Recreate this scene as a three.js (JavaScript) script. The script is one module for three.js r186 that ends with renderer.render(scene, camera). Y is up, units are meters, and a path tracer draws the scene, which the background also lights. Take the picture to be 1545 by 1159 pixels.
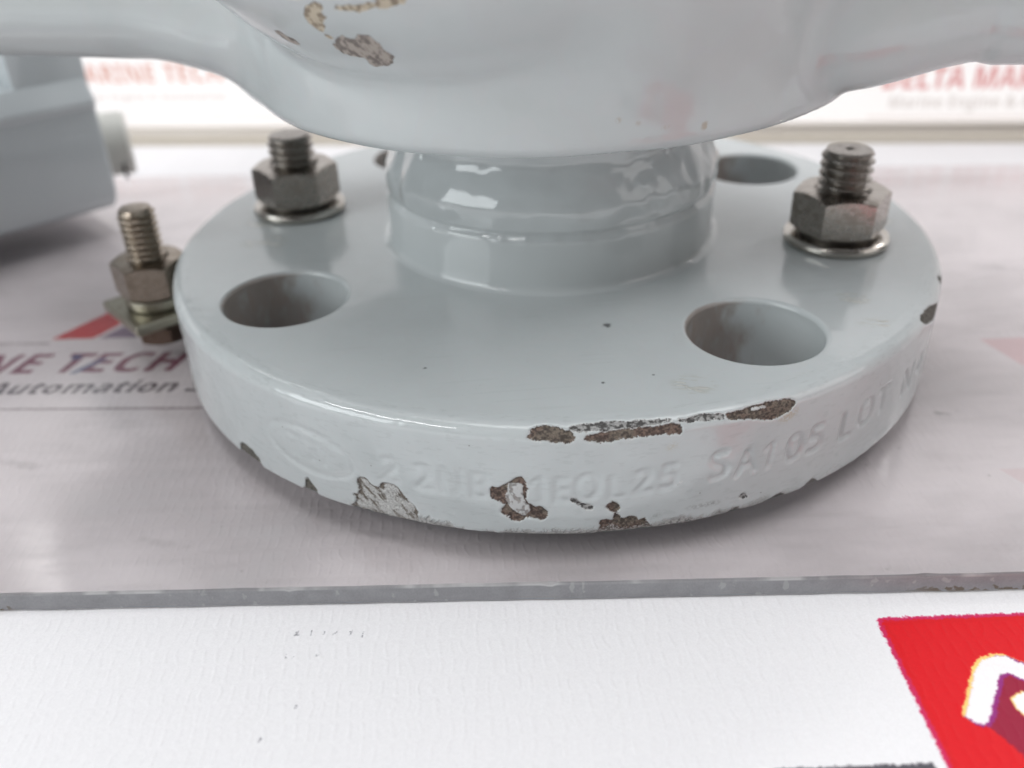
import * as THREE from 'three';
import { mergeGeometries, mergeVertices, toCreasedNormals } from 'three/addons/utils/BufferGeometryUtils.js';
import { RoundedBoxGeometry } from 'three/addons/geometries/RoundedBoxGeometry.js';
import { RectAreaLightUniformsLib } from 'three/addons/lights/RectAreaLightUniformsLib.js';

// ---------------------------------------------------------------- camera, light, exposure
const scene = new THREE.Scene();
const camera = new THREE.PerspectiveCamera(46, 4 / 3, 0.01, 20);
camera.position.set(-0.00738, 0.05774, 0.14572);
camera.rotation.set(-0.55106, 0, -0.03541, 'YXZ');
camera.focus = 0.107;
camera.userData.fStop = 15;
const renderer = new THREE.WebGLRenderer();
renderer.toneMapping = THREE.LinearToneMapping;
renderer.toneMappingExposure = 1.02;
renderer.shadowMap.enabled = true;
scene.background = new THREE.Color().setRGB(0.06, 0.056, 0.056);       // the dim room around the table
RectAreaLightUniformsLib.init();

const names = new Map();
function numbered(name) { const n = names.get(name) ?? 0; names.set(name, n + 1); return n ? name + '_' + String(n).padStart(3, '0') : name; }
function tag(o, label, category, group) {
  o.userData.label = label; o.userData.category = category;
  if (group) o.userData.group = group;
  return o;
}
function struct(o) { o.userData.kind = 'structure'; return o; }
function mesh(name, geometry, material, parent) {
  const m = new THREE.Mesh(geometry, material);
  m.name = parent === scene ? numbered(name) : name; m.castShadow = m.receiveShadow = true;
  parent.add(m);
  return m;
}
const V = (x, y, z) => new THREE.Vector3(x, y, z);

function lampPanel(label, at, target, w, h, color, radiance, glow) {
  const g = new THREE.Group(); g.name = numbered('panel_lamp'); scene.add(g);
  g.position.set(...at); g.lookAt(V(...target));
  tag(g, label, 'lamp');
  const shell = mesh('lamp_housing', new RoundedBoxGeometry(w + 0.04, h + 0.04, 0.04, 2, 0.01), new THREE.MeshStandardMaterial({ color: 0x8a8a8a, roughness: 0.6 }), g);
  shell.position.z = -0.025;
  const d = mesh('lamp_diffuser', new THREE.PlaneGeometry(w, h), new THREE.MeshStandardMaterial({ color: 0xdddddd, roughness: 0.8, emissive: new THREE.Color(...color), emissiveIntensity: glow }), g);
  d.position.z = 0.001;
  const l = new THREE.RectAreaLight(new THREE.Color().setRGB(...color), radiance, w, h);
  l.position.z = 0.008; l.rotation.y = Math.PI; g.add(l);
}
lampPanel('wide cool ceiling panel lamp high over the table', [0.2, 1.65, -0.15], [0, 0, -0.05], 2.0, 1.6, [0.98, 0.985, 1], 2.45, 0.4);
lampPanel('tall cool panel lamp standing to the left of the camera', [-1.5, 0.52, 0.8], [0, 0, 0], 1.1, 0.7, [0.92, 0.98, 1], 3.7, 0.5);
lampPanel('added broad dim warm fill panel to the right of the camera', [1.5, 0.7, 0.6], [0, 0, 0], 1.2, 0.9, [1, 0.95, 0.93], 0.5, 0.3);  // unseen fill, added to lift the right side
lampPanel('narrow tube panel lamp over the left front', [-0.9, 1.05, 0.65], [0, 0, 0], 0.9, 0.06, [1, 1, 1], 26, 1);
lampPanel('upright narrow panel lamp at the right back', [1.25, 0.7, -0.75], [0, 0, 0], 0.14, 0.9, [1, 0.98, 0.96], 30, 1);
lampPanel('added broad panel lamp shining through the backdrop banner from behind', [0.1, 0.55, -1.1], [0, 0, -0.1], 1.8, 1.0, [1, 0.985, 0.97], 3.0, 0.5);  // unseen lamp, added to brighten the translucent backdrop and the table behind

// ---------------------------------------------------------------- noise and textures
function hash(x, y, s) { let h = Math.imul(x, 374761393) ^ Math.imul(y, 668265263) ^ Math.imul(s, 2147483629); h = Math.imul(h ^ (h >>> 13), 1274126177); h ^= h >>> 16; return (h >>> 0) / 4294967296; }
function vnoise(x, y, s = 0) {
  const ix = Math.floor(x), iy = Math.floor(y), fx = x - ix, fy = y - iy, u = fx * fx * (3 - 2 * fx), v = fy * fy * (3 - 2 * fy);
  const a = hash(ix, iy, s), b = hash(ix + 1, iy, s), c = hash(ix, iy + 1, s), d = hash(ix + 1, iy + 1, s);
  return a + (b - a) * u + (c - a) * v + (a - b - c + d) * u * v;
}
function fbm(x, y, oct = 4, s = 0) { let t = 0, a = 0.5, n = 0; for (let i = 0; i < oct; i++) { t += a * vnoise(x, y, s + i); n += a; a *= 0.5; x = x * 2.03 + 7.1; y = y * 2.03 + 3.7; } return t / n; }
function noise3(x, y, z, s = 0) { return (vnoise(x + z * 0.71, y + z * 0.37, s) + vnoise(y + x * 0.43 + 9, z - x * 0.31, s + 5) + vnoise(z + y * 0.53 + 4, x - y * 0.29, s + 9)) / 3; }
const clamp = THREE.MathUtils.clamp, smooth = THREE.MathUtils.smoothstep, lerp = THREE.MathUtils.lerp;
const enc = (c) => Math.round(255 * clamp(c <= 0.0031308 ? 12.92 * c : 1.055 * Math.pow(c, 1 / 2.4) - 0.055, 0, 1));
function dataTex(w, h, fn, { srgb = false, wrap = THREE.ClampToEdgeWrapping } = {}) {
  const d = new Uint8Array(w * h * 4), o = [0, 0, 0];
  for (let j = 0, k = 0; j < h; j++) for (let i = 0; i < w; i++, k += 4) {
    fn(i, j, o);
    for (let c = 0; c < 3; c++) d[k + c] = srgb ? enc(o[c]) : Math.round(255 * clamp(o[c], 0, 1));
    d[k + 3] = 255;
  }
  const t = new THREE.DataTexture(d, w, h);
  t.magFilter = t.minFilter = THREE.LinearFilter; t.wrapS = t.wrapT = wrap;
  if (srgb) t.colorSpace = THREE.SRGBColorSpace;
  t.needsUpdate = true;
  return t;
}
function canvasTex(c) { const t = new THREE.CanvasTexture(c); t.colorSpace = THREE.SRGBColorSpace; t.wrapS = t.wrapT = THREE.ClampToEdgeWrapping; return t; }
function blur(src, w, h, r) {                                        // two box passes
  let a = Float32Array.from(src), b = new Float32Array(w * h);
  for (let pass = 0; pass < 2; pass++) {
    for (let j = 0; j < h; j++) { let s = 0; for (let i = -r; i <= r; i++) s += a[j * w + clamp(i, 0, w - 1)]; for (let i = 0; i < w; i++) { b[j * w + i] = s / (2 * r + 1); s += a[j * w + Math.min(w - 1, i + r + 1)] - a[j * w + Math.max(0, i - r)]; } }
    for (let i = 0; i < w; i++) { let s = 0; for (let j = -r; j <= r; j++) s += b[clamp(j, 0, h - 1) * w + i]; for (let j = 0; j < h; j++) { a[j * w + i] = s / (2 * r + 1); s += b[Math.min(h - 1, j + r + 1) * w + i] - b[Math.max(0, j - r) * w + i]; } }
  }
  return a;
}
const canvas = (w, h) => { const c = document.createElement('canvas'); c.width = w; c.height = h; return c; };
function drawMask(w, h, draw) {
  const c = canvas(w, h), g = c.getContext('2d');
  g.fillStyle = '#000'; g.fillRect(0, 0, w, h); g.fillStyle = g.strokeStyle = '#fff';
  draw(g);
  const d = g.getImageData(0, 0, w, h).data, m = new Float32Array(w * h);
  for (let i = 0; i < w * h; i++) m[i] = d[i * 4] / 255;
  return m;
}
const PAINT = [0.53, 0.565, 0.572];

// ---------------------------------------------------------------- flange rim: worn paint and stamped characters, in mm along the rim and down the profile
const R = 62, FIL = 1.8, LOW = 0.5, TH = 15.7, RA = 55, A0 = -75, A1 = 91;
const S1 = R - FIL - RA, S2 = S1 + Math.PI / 2 * FIL, S3 = S2 + TH - FIL - LOW, STOT = S3 + Math.PI / 2 * LOW;
const RW = 2048, RH = 288, PX = RW / (A1 - A0), PY = RH / STOT;
const CHIPS = [
  ['brown', [8, 7.4, 8.4, 6.2, 10.1, 5.8, 11.7, 6.1, 13, 6.7, 13.5, 7.6, 13, 8.1, 11.1, 8.1, 10.1, 7.7, 9, 7.8]],
  ['grey', [12.6, 6, 17.1, 5.5, 20.3, 5.8, 24.7, 6.1, 25.4, 6.5, 21.3, 6.6, 17.2, 6.8, 13.3, 6.7]],
  ['brown', [14.3, 7.5, 16.4, 6.9, 19.1, 6.5, 22.4, 6.7, 25.1, 6.7, 26, 7.3, 26, 8.1, 25, 8.3, 23.6, 7.8, 21.2, 8.1, 20.1, 7.8, 17.7, 8.2, 15.9, 8.3, 14.4, 7.8]],
  ['grey', [24.9, 6.4, 28.4, 6.1, 31.4, 6.7, 31.4, 7.3, 26.8, 6.9]],
  ['brown', [31.1, 6.7, 34.3, 6.6, 34.7, 6.4, 37.5, 6.5, 40.7, 6.9, 41, 7.4, 40.7, 8.3, 39.4, 8.8, 37.7, 9, 34.1, 7.9, 31.9, 7.5]],
  ['primer', [34.5, 6.6, 37, 6.8, 37.4, 7.1, 35.1, 7.1]],
  ['stain', [40.8, 8.2, 41.8, 8.8, 40.1, 9.9, 38.6, 9.5, 39.4, 8.8]],
  ['brown', [3.4, 15.3, 3.8, 14.6, 4.9, 14.6, 5.9, 13.8, 6.8, 12.9, 7.4, 13.1, 7.8, 14.4, 7.8, 16.4, 8.5, 17.2, 10.1, 17.7, 10.3, 18.7, 9.6, 19.6, 8.9, 19.2, 8.1, 18.7, 6.9, 19.6, 6.1, 19.7, 4.6, 18.6, 4.8, 17.7, 5.3, 17.3, 3.5, 16.3]],
  ['primer', [5.7, 14, 7.3, 14, 7.5, 16.4, 8.4, 17.7, 7.4, 18.9, 5.8, 17.9, 5.2, 16.5]],
  ['grey', [12.6, 16.2, 13.3, 15.8, 14.4, 16.8, 15.6, 17.3, 15.6, 18.1, 14.7, 17.7, 13.3, 16.7]],
  ['brown', [16.3, 21.6, 16.5, 19.8, 17.2, 19.5, 18.3, 20, 18.2, 18.7, 17.2, 17.9, 17.4, 17.1, 18.5, 17.1, 19, 17.9, 18.6, 18.8, 19.5, 19.8, 20.6, 19.4, 21.5, 20.2, 22, 19.9, 23.2, 21.7, 23.7, 22, 16.3, 22]],
  ['scrape', [-14.1, 16.8, -12.7, 16.2, -12.2, 17.1, -10.6, 17.4, -10.9, 16.8, -10, 16.2, -8.1, 16.8, -7.6, 18.1, -6.2, 19.2, -5.9, 21.1, -6.3, 22, -15.9, 22, -14.6, 20.3, -15.1, 19.6, -13.9, 19]],
  ['dark', [-37.8, 22.4, -37.2, 20.4, -36, 19.7, -33.8, 19.8, -32.4, 20.6, -31.6, 22.4]],
  ['dark', [-22.8, 19.7, -22.1, 19.6, -21.2, 21, -21.2, 22.4, -23.8, 22.4]],
  ['dark', [70.9, 6.1, 75.4, 6.7, 80.9, 9.2, 80.8, 11, 70.8, 7.8, 69.2, 6.6]],
  ['dark', [83.3, 7, 85.1, 6.3, 87.1, 7.4, 85.3, 7.7]],
  ['dark', [44, 22.4, 45, 21.2, 46.1, 20.8, 46.8, 21.2, 47.4, 22.4]], ['dark', [37.8, 22.4, 38.8, 21.5, 41, 21, 41.7, 21.4, 41.2, 22.4]], ['dark', [32.4, 22.4, 33.1, 21.4, 34.5, 21, 35, 22.4]],
  ['grey', [34.3, 19.5, 34.9, 19, 36.1, 19.7, 34.9, 19.9]], ['dark', [25.8, 15.1, 26.4, 14.9, 26.7, 15.4, 26.2, 15.6]], ['dark', [32.9, 19.2, 33.3, 19.2, 33.3, 19.6, 32.9, 19.6]],
  ['scratch', [26.8, 19.3, 30.4, 19.2, 31.8, 19.3, 31.6, 19.6, 28, 19.5]], ['scratch', [22.6, 19.9, 23.9, 19.6, 24, 19.8, 22.8, 20.1]],
  ['stain', [24, 9.9, 25.3, 9.3, 25.4, 9.8, 24.5, 10.2]],
];
function poly(g, p) { g.beginPath(); for (let i = 0; i < p.length; i += 2) g.lineTo((p[i] - A0) * PX, p[i + 1] * PY); g.closePath(); g.fill(); }
const kinds = {};
for (const kind of ['brown', 'grey', 'primer', 'stain', 'scrape', 'dark', 'scratch']) {
  kinds[kind] = blur(drawMask(RW, RH, (g) => { for (const [k, p] of CHIPS) if (k === kind) poly(g, p); }), RW, RH, kind === 'stain' ? 4 : 3);
}
// stamped characters: [text, along, down, height, slant, width factor]
const STAMPS = [['2', -9.2, 14.3, 4.3, 0.05, 1], ['2', -4.7, 14.5, 4.2, -0.05, 1], ['N', -1.2, 14.5, 4.2, 0, 0.9], ['B', 2.2, 14.7, 4.2, 0.03, 0.9],
  ['1', 9.3, 14.9, 4.4, 0, 1], ['E', 11.9, 15, 4.1, 0, 0.85], ['O', 15, 14.6, 4.2, 0.04, 0.95], ['L', 18.3, 14.9, 4, 0, 0.9], ['2', 21.6, 14.4, 4, 0, 0.9], ['5', 24.8, 14.2, 4.1, 0, 0.9],
  ['S', 31.1, 13.8, 4.3, 0, 1], ['A', 34.9, 14.4, 4.2, 0, 0.95], ['1', 38.2, 14.4, 4.1, 0.1, 1], ['0', 42, 14.5, 4.2, 0.05, 1], ['5', 45.5, 14.3, 4.2, 0.08, 1.05],
  ['L', 51, 14.6, 4.4, 0, 1.1], ['O', 55.2, 14.3, 4.3, 0, 1], ['T', 59.4, 14.3, 4.3, 0, 1.1], ['N', 67.4, 14.8, 4.3, 0, 1.2], ['o', 73, 14.6, 4, 0, 1]];
const stamp = blur(drawMask(RW, RH, (g) => {
  g.textAlign = 'center'; g.textBaseline = 'middle';
  for (const [t, a, s, hgt, slant, wf] of STAMPS) {
    g.save(); g.translate((a - A0) * PX, s * PY); g.transform(wf * PX / PY, 0, -slant, 1, 0, 0);
    g.font = (a > 28 ? '' : 'bold ') + Math.round(hgt * 1.3 * PY) + 'px sans-serif'; g.fillText(t, 0, 0); g.restore();
  }
}), RW, RH, 3);
const emblem = blur(drawMask(RW, RH, (g) => {                        // the maker's oval with three strokes
  g.lineWidth = 0.7 * PX; g.save(); g.translate((-21.5 - A0) * PX, 14.7 * PY); g.rotate(0.06);
  g.beginPath(); g.ellipse(0, 0, 7.2 * PX, 3.2 * PY, 0, 0, 7); g.stroke();
  g.lineWidth = 0.6 * PX;
  for (const [x0, y0, x1, y1] of [[-3.2, -1.4, -1, -1.4], [-2.1, -1.4, -2.1, 1.5], [-0.2, -1.4, 2, -1.4], [0.9, -1.4, 0.9, 1.5], [3, -1.4, 3, 1.5]]) { g.beginPath(); g.moveTo(x0 * PX, y0 * PY); g.lineTo(x1 * PX, y1 * PY); g.stroke(); }
  g.restore();
}), RW, RH, 4);
const rimBare = new Float32Array(RW * RH), rimDeep = new Float32Array(RW * RH);
const rimMap = dataTex(RW, RH, (i, j, o) => {
  const k = j * RW + i, a = A0 + i / PX, s = j / PY;
  const n = fbm(a * 1.6, s * 1.6, 5, 3), fine = fbm(a * 6, s * 6, 3, 21), spk = vnoise(a * 9, s * 9, 40), rag = (n - 0.5) * 0.9 + (fine - 0.5) * 0.5;
  const tone = 1 + (fbm(a * 0.25, s * 0.3, 5, 60) - 0.5) * 0.1 - 0.06 * smooth(fbm(a * 0.8, s * 3, 4, 62), 0.62, 0.72);
  let c = [PAINT[0] * tone, PAINT[1] * tone, PAINT[2] * tone], bare = 0, deep = 0;
  const put = (m, r, g, b) => { c = [lerp(c[0], r, m), lerp(c[1], g, m), lerp(c[2], b, m)]; };
  const edge = (m) => smooth(m + rag, 0.36, 0.46) * (1 - smooth(m + rag, 0.5, 0.62));
  const stain = kinds.stain[k] * smooth(fine, 0.35, 0.6);
  put(stain * 0.55, 0.42, 0.32, 0.16);
  for (const kind of ['brown', 'scrape', 'dark', 'grey', 'scratch']) {
    const m = kinds[kind][k]; if (m < 0.02) continue;
    const inside = smooth(m + rag * (m < 0.98 ? 1 : 0.25), 0.47, 0.56);
    if (kind === 'scratch') { put(m * smooth(fine, 0.3, 0.6), 0.2, 0.2, 0.2); continue; }
    put(edge(m) * 0.8, 0.68, 0.68, 0.67);
    if (!inside) continue;
    const mott = smooth(fbm(a * 3.5, s * 3.5, 4, 80), 0.3, 0.7), grain = 0.65 + 0.7 * spk;
    let q;
    if (kind === 'brown') { const red = smooth(fbm(a * 0.35, s * 0.5, 2, 90), 0.4, 0.6); q = [lerp(0.055, 0.17, mott), lerp(0.042, 0.135, mott) * lerp(1.03, 0.86, red), lerp(0.034, 0.105, mott) * lerp(1.05, 0.88, red)]; }
    else if (kind === 'dark') q = [lerp(0.06, 0.15, mott), lerp(0.055, 0.14, mott), lerp(0.045, 0.12, mott)];
    else if (kind === 'grey') { const w = smooth(fbm(a * 2.6, s * 3.4, 5, 25), 0.4, 0.62); q = [lerp(0.06, 0.33, w), lerp(0.058, 0.33, w), lerp(0.056, 0.325, w)]; }
    else { const streak = smooth(fbm((a - s * 0.85) * 1.7, (a + s) * 0.5, 4, 95) + 0.12 * (spk - 0.5) + 0.2 * smooth(m, 0.85, 1) - 0.12, 0.36, 0.66); q = [lerp(0.13, 0.46, streak), lerp(0.11, 0.46, streak), lerp(0.09, 0.45, streak)]; }
    put(inside, q[0] * grain, q[1] * grain, q[2] * grain);
    bare = Math.max(bare, inside); deep = Math.max(deep, inside * (kind === 'grey' ? 0.6 : 1));
  }
  const pm = kinds.primer[k];
  if (pm > 0.02) { const m = smooth(pm + rag * 0.8, 0.42, 0.58) * (1 - 0.6 * smooth(fbm(a * 2.2, s * 1.6, 5, 45), 0.52, 0.66)); put(m, 0.55, 0.56, 0.56); deep *= 1 - 0.4 * m; bare *= 1 - 0.3 * m; }
  // worn lower arris
  const low = smooth(s + (fbm(a * 0.5, 3, 3, 70) - 0.5) * 2.4 + (fine - 0.5) * 1.4, 20.9, 21.5) * smooth(a, -19, -9) * (1 - smooth(a, 26, 52) * 0.8);
  if (low > 0.01) { const w = smooth(fine, 0.4, 0.6); put(low * 0.85, lerp(0.11, 0.42, w), lerp(0.1, 0.41, w), lerp(0.09, 0.4, w)); bare = Math.max(bare, low); deep = Math.max(deep, low * 0.5); }
  // pin-holes and specks
  if (hash(i >> 1, j >> 1, 7) > 0.99985 && s > 6) put(0.7, 0.15, 0.14, 0.13);
  rimBare[k] = bare; rimDeep[k] = deep;
  o[0] = c[0]; o[1] = c[1]; o[2] = c[2];
}, { srgb: true });
const rimRough = dataTex(RW, RH, (i, j, o) => { const b = rimBare[j * RW + i]; o[0] = 1 - b; o[1] = lerp(0.1 + 0.07 * fbm(i / 40, j / 30, 3, 34), 0.85, b); o[2] = 0; });
const rimBump = dataTex(RW, RH, (i, j, o) => { const k = j * RW + i, b = rimDeep[k]; o[0] = o[1] = o[2] = 0.76 - 0.5 * b + 0.1 * (fbm(i / 16, j / 16, 2, 36) - 0.5) + b * 0.45 * (fbm(i / 5, j / 5, 4, 33) - 0.5); });
const bilinear = (m, x, y) => { x = clamp(x, 0, RW - 1.001); y = clamp(y, 0, RH - 1.001); const i = Math.floor(x), j = Math.floor(y), u = x - i, v = y - j, k = j * RW + i; return (m[k] * (1 - u) + m[k + 1] * u) * (1 - v) + (m[k + RW] * (1 - u) + m[k + RW + 1] * u) * v; };
const rimSoft = blur(rimDeep, RW, RH, 1);

// ---------------------------------------------------------------- paint materials
const peel = dataTex(512, 512, (i, j, o) => { const t = (x, y, f, s) => { const q = (a, b) => vnoise(a * f, b * f, s); const u = x, v = y; return lerp(lerp(q(x, y), q(x - 1, y), u), lerp(q(x, y - 1), q(x - 1, y - 1), u), v); }; o[0] = o[1] = o[2] = 0.65 * t(i / 512, j / 512, 14, 5) + 0.35 * t(i / 512, j / 512, 37, 9); }, { wrap: THREE.RepeatWrapping });
const paintLook = { roughness: 0.1, ior: 1.62 };
const paint = new THREE.MeshPhysicalMaterial({ ...paintLook, color: new THREE.Color().setRGB(...PAINT) });
const rimPaint = new THREE.MeshPhysicalMaterial({ ...paintLook, color: 0xffffff, map: rimMap, roughness: 1, roughnessMap: rimRough, bumpMap: rimBump, bumpScale: 0.0004 });
const TW = 768, TR = 59.5;
const specks = [[13.9, 35.1, 0.75], [-7.4, 50, 0.35], [15.2, 50, 0.3], [54.3, -9.4, 0.7], [33, 29, 0.25], [-27, 38, 0.2], [21, 47.2, 0.22]];
const scuffs = [[25.9, 48.8, 3.4], [39.9, 45, 2.1], [47, 22, 3], [54.5, -8, 3], [-46, 14, 5], [50, 30, 4], [-50, 6, 4]];
const topScuff = (x, z) => { let m = 0; for (const [a, b, r] of scuffs) m = Math.max(m, 1 - smooth(Math.hypot(x - a, (z - b) * 1.2), r * 0.4, r)); return m * smooth(fbm(x * 0.7, z * 2.6, 4, 130), 0.5, 0.62); };
const topMap = dataTex(TW, TW, (i, j, o) => {
  const x = (i / TW * 2 - 1) * TR, z = (j / TW * 2 - 1) * TR, t = 1 + (fbm(x * 0.12, z * 0.12, 5, 50) - 0.5) * 0.1;
  for (let c = 0; c < 3; c++) o[c] = PAINT[c] * t;
  const hair = smooth(fbm(x * 0.5 + z * 1.6, z * 0.06 - x * 0.05, 3, 140), 0.68, 0.74) * smooth(fbm(x * 0.15, z * 0.15, 2, 141), 0.5, 0.65), dust = hash(i, j, 142) > 0.9988 ? 0.18 : 0;
  for (let c = 0; c < 3; c++) o[c] = lerp(o[c] * (1 - 0.035 * hair), 0.3, dust);
  const sc = topScuff(x, z) * 0.45; o[0] = lerp(o[0], 0.4, sc); o[1] = lerp(o[1], 0.38, sc); o[2] = lerp(o[2], 0.31, sc);
  for (const [a, b, r] of specks) { const m = 1 - smooth(Math.hypot(x - a, z - b) + (fbm(x * 3, z * 3, 2, 8) - 0.5) * r, r * 0.5, r * 0.9); for (let c = 0; c < 3; c++) o[c] = lerp(o[c], 0.07, m * 0.85); }
}, { srgb: true });
const topRough = dataTex(512, 512, (i, j, o) => { const x = (i / 256 - 1) * TR, z = (j / 256 - 1) * TR, m = topScuff(x, z); o[0] = 1 - 0.5 * m; o[1] = 0.08 + 0.09 * fbm(x * 0.3, z * 0.3, 3, 77) + 0.2 * m; o[2] = 0; });
const topPeel = peel.clone(); topPeel.repeat.set(5, 5);
const topPaint = new THREE.MeshPhysicalMaterial({ ...paintLook, color: 0xffffff, map: topMap, roughness: 1, roughnessMap: topRough, bumpMap: topPeel, bumpScale: 0.00003 });

// ---------------------------------------------------------------- the instrument
const inst = new THREE.Group(); inst.name = numbered('flanged_valve'); scene.add(inst);
inst.rotation.y = -0.2246;
tag(inst, 'heavy grey-painted flanged valve with chipped rim, standing on the clear plastic sheet', 'valve');
const M = 0.001;

function profile(s) {                                                 // rim profile: [r, y, normal r, normal y] in mm
  if (s <= S1) return [RA + s, 0, 0, 1];
  if (s <= S2) { const a = (s - S1) / FIL; return [R - FIL + FIL * Math.sin(a), -FIL + FIL * Math.cos(a), Math.sin(a), Math.cos(a)]; }
  if (s <= S3) return [R, -FIL - (s - S2), 1, 0];
  const a = (s - S3) / LOW; return [R - LOW + LOW * Math.cos(a), -TH + LOW - LOW * Math.sin(a), Math.cos(a), -Math.sin(a)];
}
function rimGeometry() {
  const as = [], ss = [4, 4.4, 4.8];
  for (let a = A0; a < A1; a += 0.2) as.push(a);
  const full = 2 * Math.PI * R; for (let i = 0; i <= 110; i++) as.push(A1 + (full - (A1 - A0)) * i / 110);
  for (let s = 5; s < STOT; s += 0.2) ss.push(s); ss.push(STOT);
  const pos = [], uv = [], idx = [], w = ss.length;
  for (const a of as) for (const s of ss) {
    const [r, y, nr, ny] = profile(s), th = a / R;
    let h = (vnoise(a * 0.22, s * 0.2, 200) - 0.5) * 0.1;
    if (a < A1) { const x = (a - A0) * PX, q = s * PY; h += -0.27 * (a < 28 ? 0.55 : 1.5) * (0.9 + 0.25 * smooth(fbm(a * 0.3, s * 0.35, 3, 214), 0.3, 0.65)) * bilinear(stamp, x, q) - 0.13 * bilinear(emblem, x, q) - 0.24 * bilinear(rimSoft, x, q); }
    h *= smooth(s, 4.1, 5.2);
    pos.push((r + nr * h) * Math.sin(th) * M, (y + ny * h) * M, (r + nr * h) * Math.cos(th) * M);
    uv.push((Math.min(a, A1 + 1) - A0) / (A1 - A0), s / STOT);
  }
  for (let i = 0; i + 1 < as.length; i++) for (let j = 0; j + 1 < w; j++) { const p = i * w + j; idx.push(p, p + 1, p + w, p + 1, p + w + 1, p + w); }
  const g = new THREE.BufferGeometry();
  g.setAttribute('position', new THREE.Float32BufferAttribute(pos, 3)); g.setAttribute('uv', new THREE.Float32BufferAttribute(uv, 2)); g.setIndex(idx);
  g.computeVertexNormals();
  return g;
}
const HR = 9, HF = 0.7, BC = 47.4, holes = [0, 1, 2, 3].map((k) => { const t = Math.PI / 4 + k * Math.PI / 2; return [BC * Math.sin(t), BC * Math.cos(t)]; });
function facePlate(outer, inner, holeR, y, up) {
  const sh = new THREE.Shape(); sh.absarc(0, 0, outer, 0, 2 * Math.PI, false);
  const c = new THREE.Path(); c.absarc(0, 0, inner, 0, 2 * Math.PI, true); sh.holes.push(c);
  for (const [x, z] of holes) { const p = new THREE.Path(); p.absarc(x, -z, holeR, 0, 2 * Math.PI, true); sh.holes.push(p); }
  const g = new THREE.ShapeGeometry(sh, 128), p = g.attributes.position, uv = g.attributes.uv, n = g.attributes.normal;
  for (let i = 0; i < p.count; i++) {
    const x = p.getX(i), z = -p.getY(i);
    p.setXYZ(i, x * M, y * M, z * M); n.setXYZ(i, 0, up ? 1 : -1, 0); uv.setXY(i, (x / TR + 1) / 2, (z / TR + 1) / 2);
  }
  if (!up) { const a = g.index.array; for (let i = 0; i < a.length; i += 3) { const t = a[i]; a[i] = a[i + 1]; a[i + 1] = t; } }
  return g;
}
const lathe = (pts, seg = 96) => new THREE.LatheGeometry(pts.map(([r, y]) => new THREE.Vector2(r * M, y * M)), seg);
const flange = mesh('flange', rimGeometry(), rimPaint, inst);
{
  mesh('flange_face', facePlate(RA + 4, 27.95, HR + HF, 0, true), topPaint, flange);
  const bore = [];
  for (let i = 0; i <= 10; i++) { const a = i / 10 * Math.PI / 2; bore.push([HR + HF - HF * Math.sin(a), -HF + HF * Math.cos(a)]); }
  for (const y of [-3, -6, -10, -TH]) bore.push([HR, y]);
  const boreG = lathe(bore, 72);
  const boreMap = dataTex(384, 128, (i, j, o) => {                     // u turns round the hole, v runs down it; browner on the wall towards the left
    const a = i / 384 * 2 * Math.PI, n = fbm(i / 18, j / 14, 4, 150), f = fbm(i / 5, j / 5, 3, 155);
    const m = smooth(0.9 * Math.cos(a - 4.3) + 0.7 * (n - 0.5) + 0.35 * (f - 0.5), 0.3, 0.85) * smooth(j + 30 * (f - 0.5), 20, 44), g = 0.25 * smooth(f, 0.6, 0.75) * m;
    const rustBrown = [0.24 + 0.08 * f, 0.185 + 0.06 * f, 0.155 + 0.05 * f];
    for (let c = 0; c < 3; c++) o[c] = lerp(lerp(PAINT[c], rustBrown[c], g), rustBrown[c], m * 0.75);
  }, { srgb: true, wrap: THREE.RepeatWrapping });
  const borePaint = new THREE.MeshPhysicalMaterial({ ...paintLook, color: 0xffffff, map: boreMap, roughness: 0.25 });
  for (const [x, z] of holes) { const b = mesh('bolt_hole', boreG, borePaint, flange); b.position.set(x * M, 0, z * M); }
  mesh('flange_underside', facePlate(R - LOW, 20, HR, -TH, false), paint, flange);
  mesh('raised_face', lathe([[25, -TH + 0.2], [25, -TH - 1.4], [24.8, -TH - 1.6], [0, -TH - 1.6]].reverse(), 96), paint, flange);
}
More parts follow.
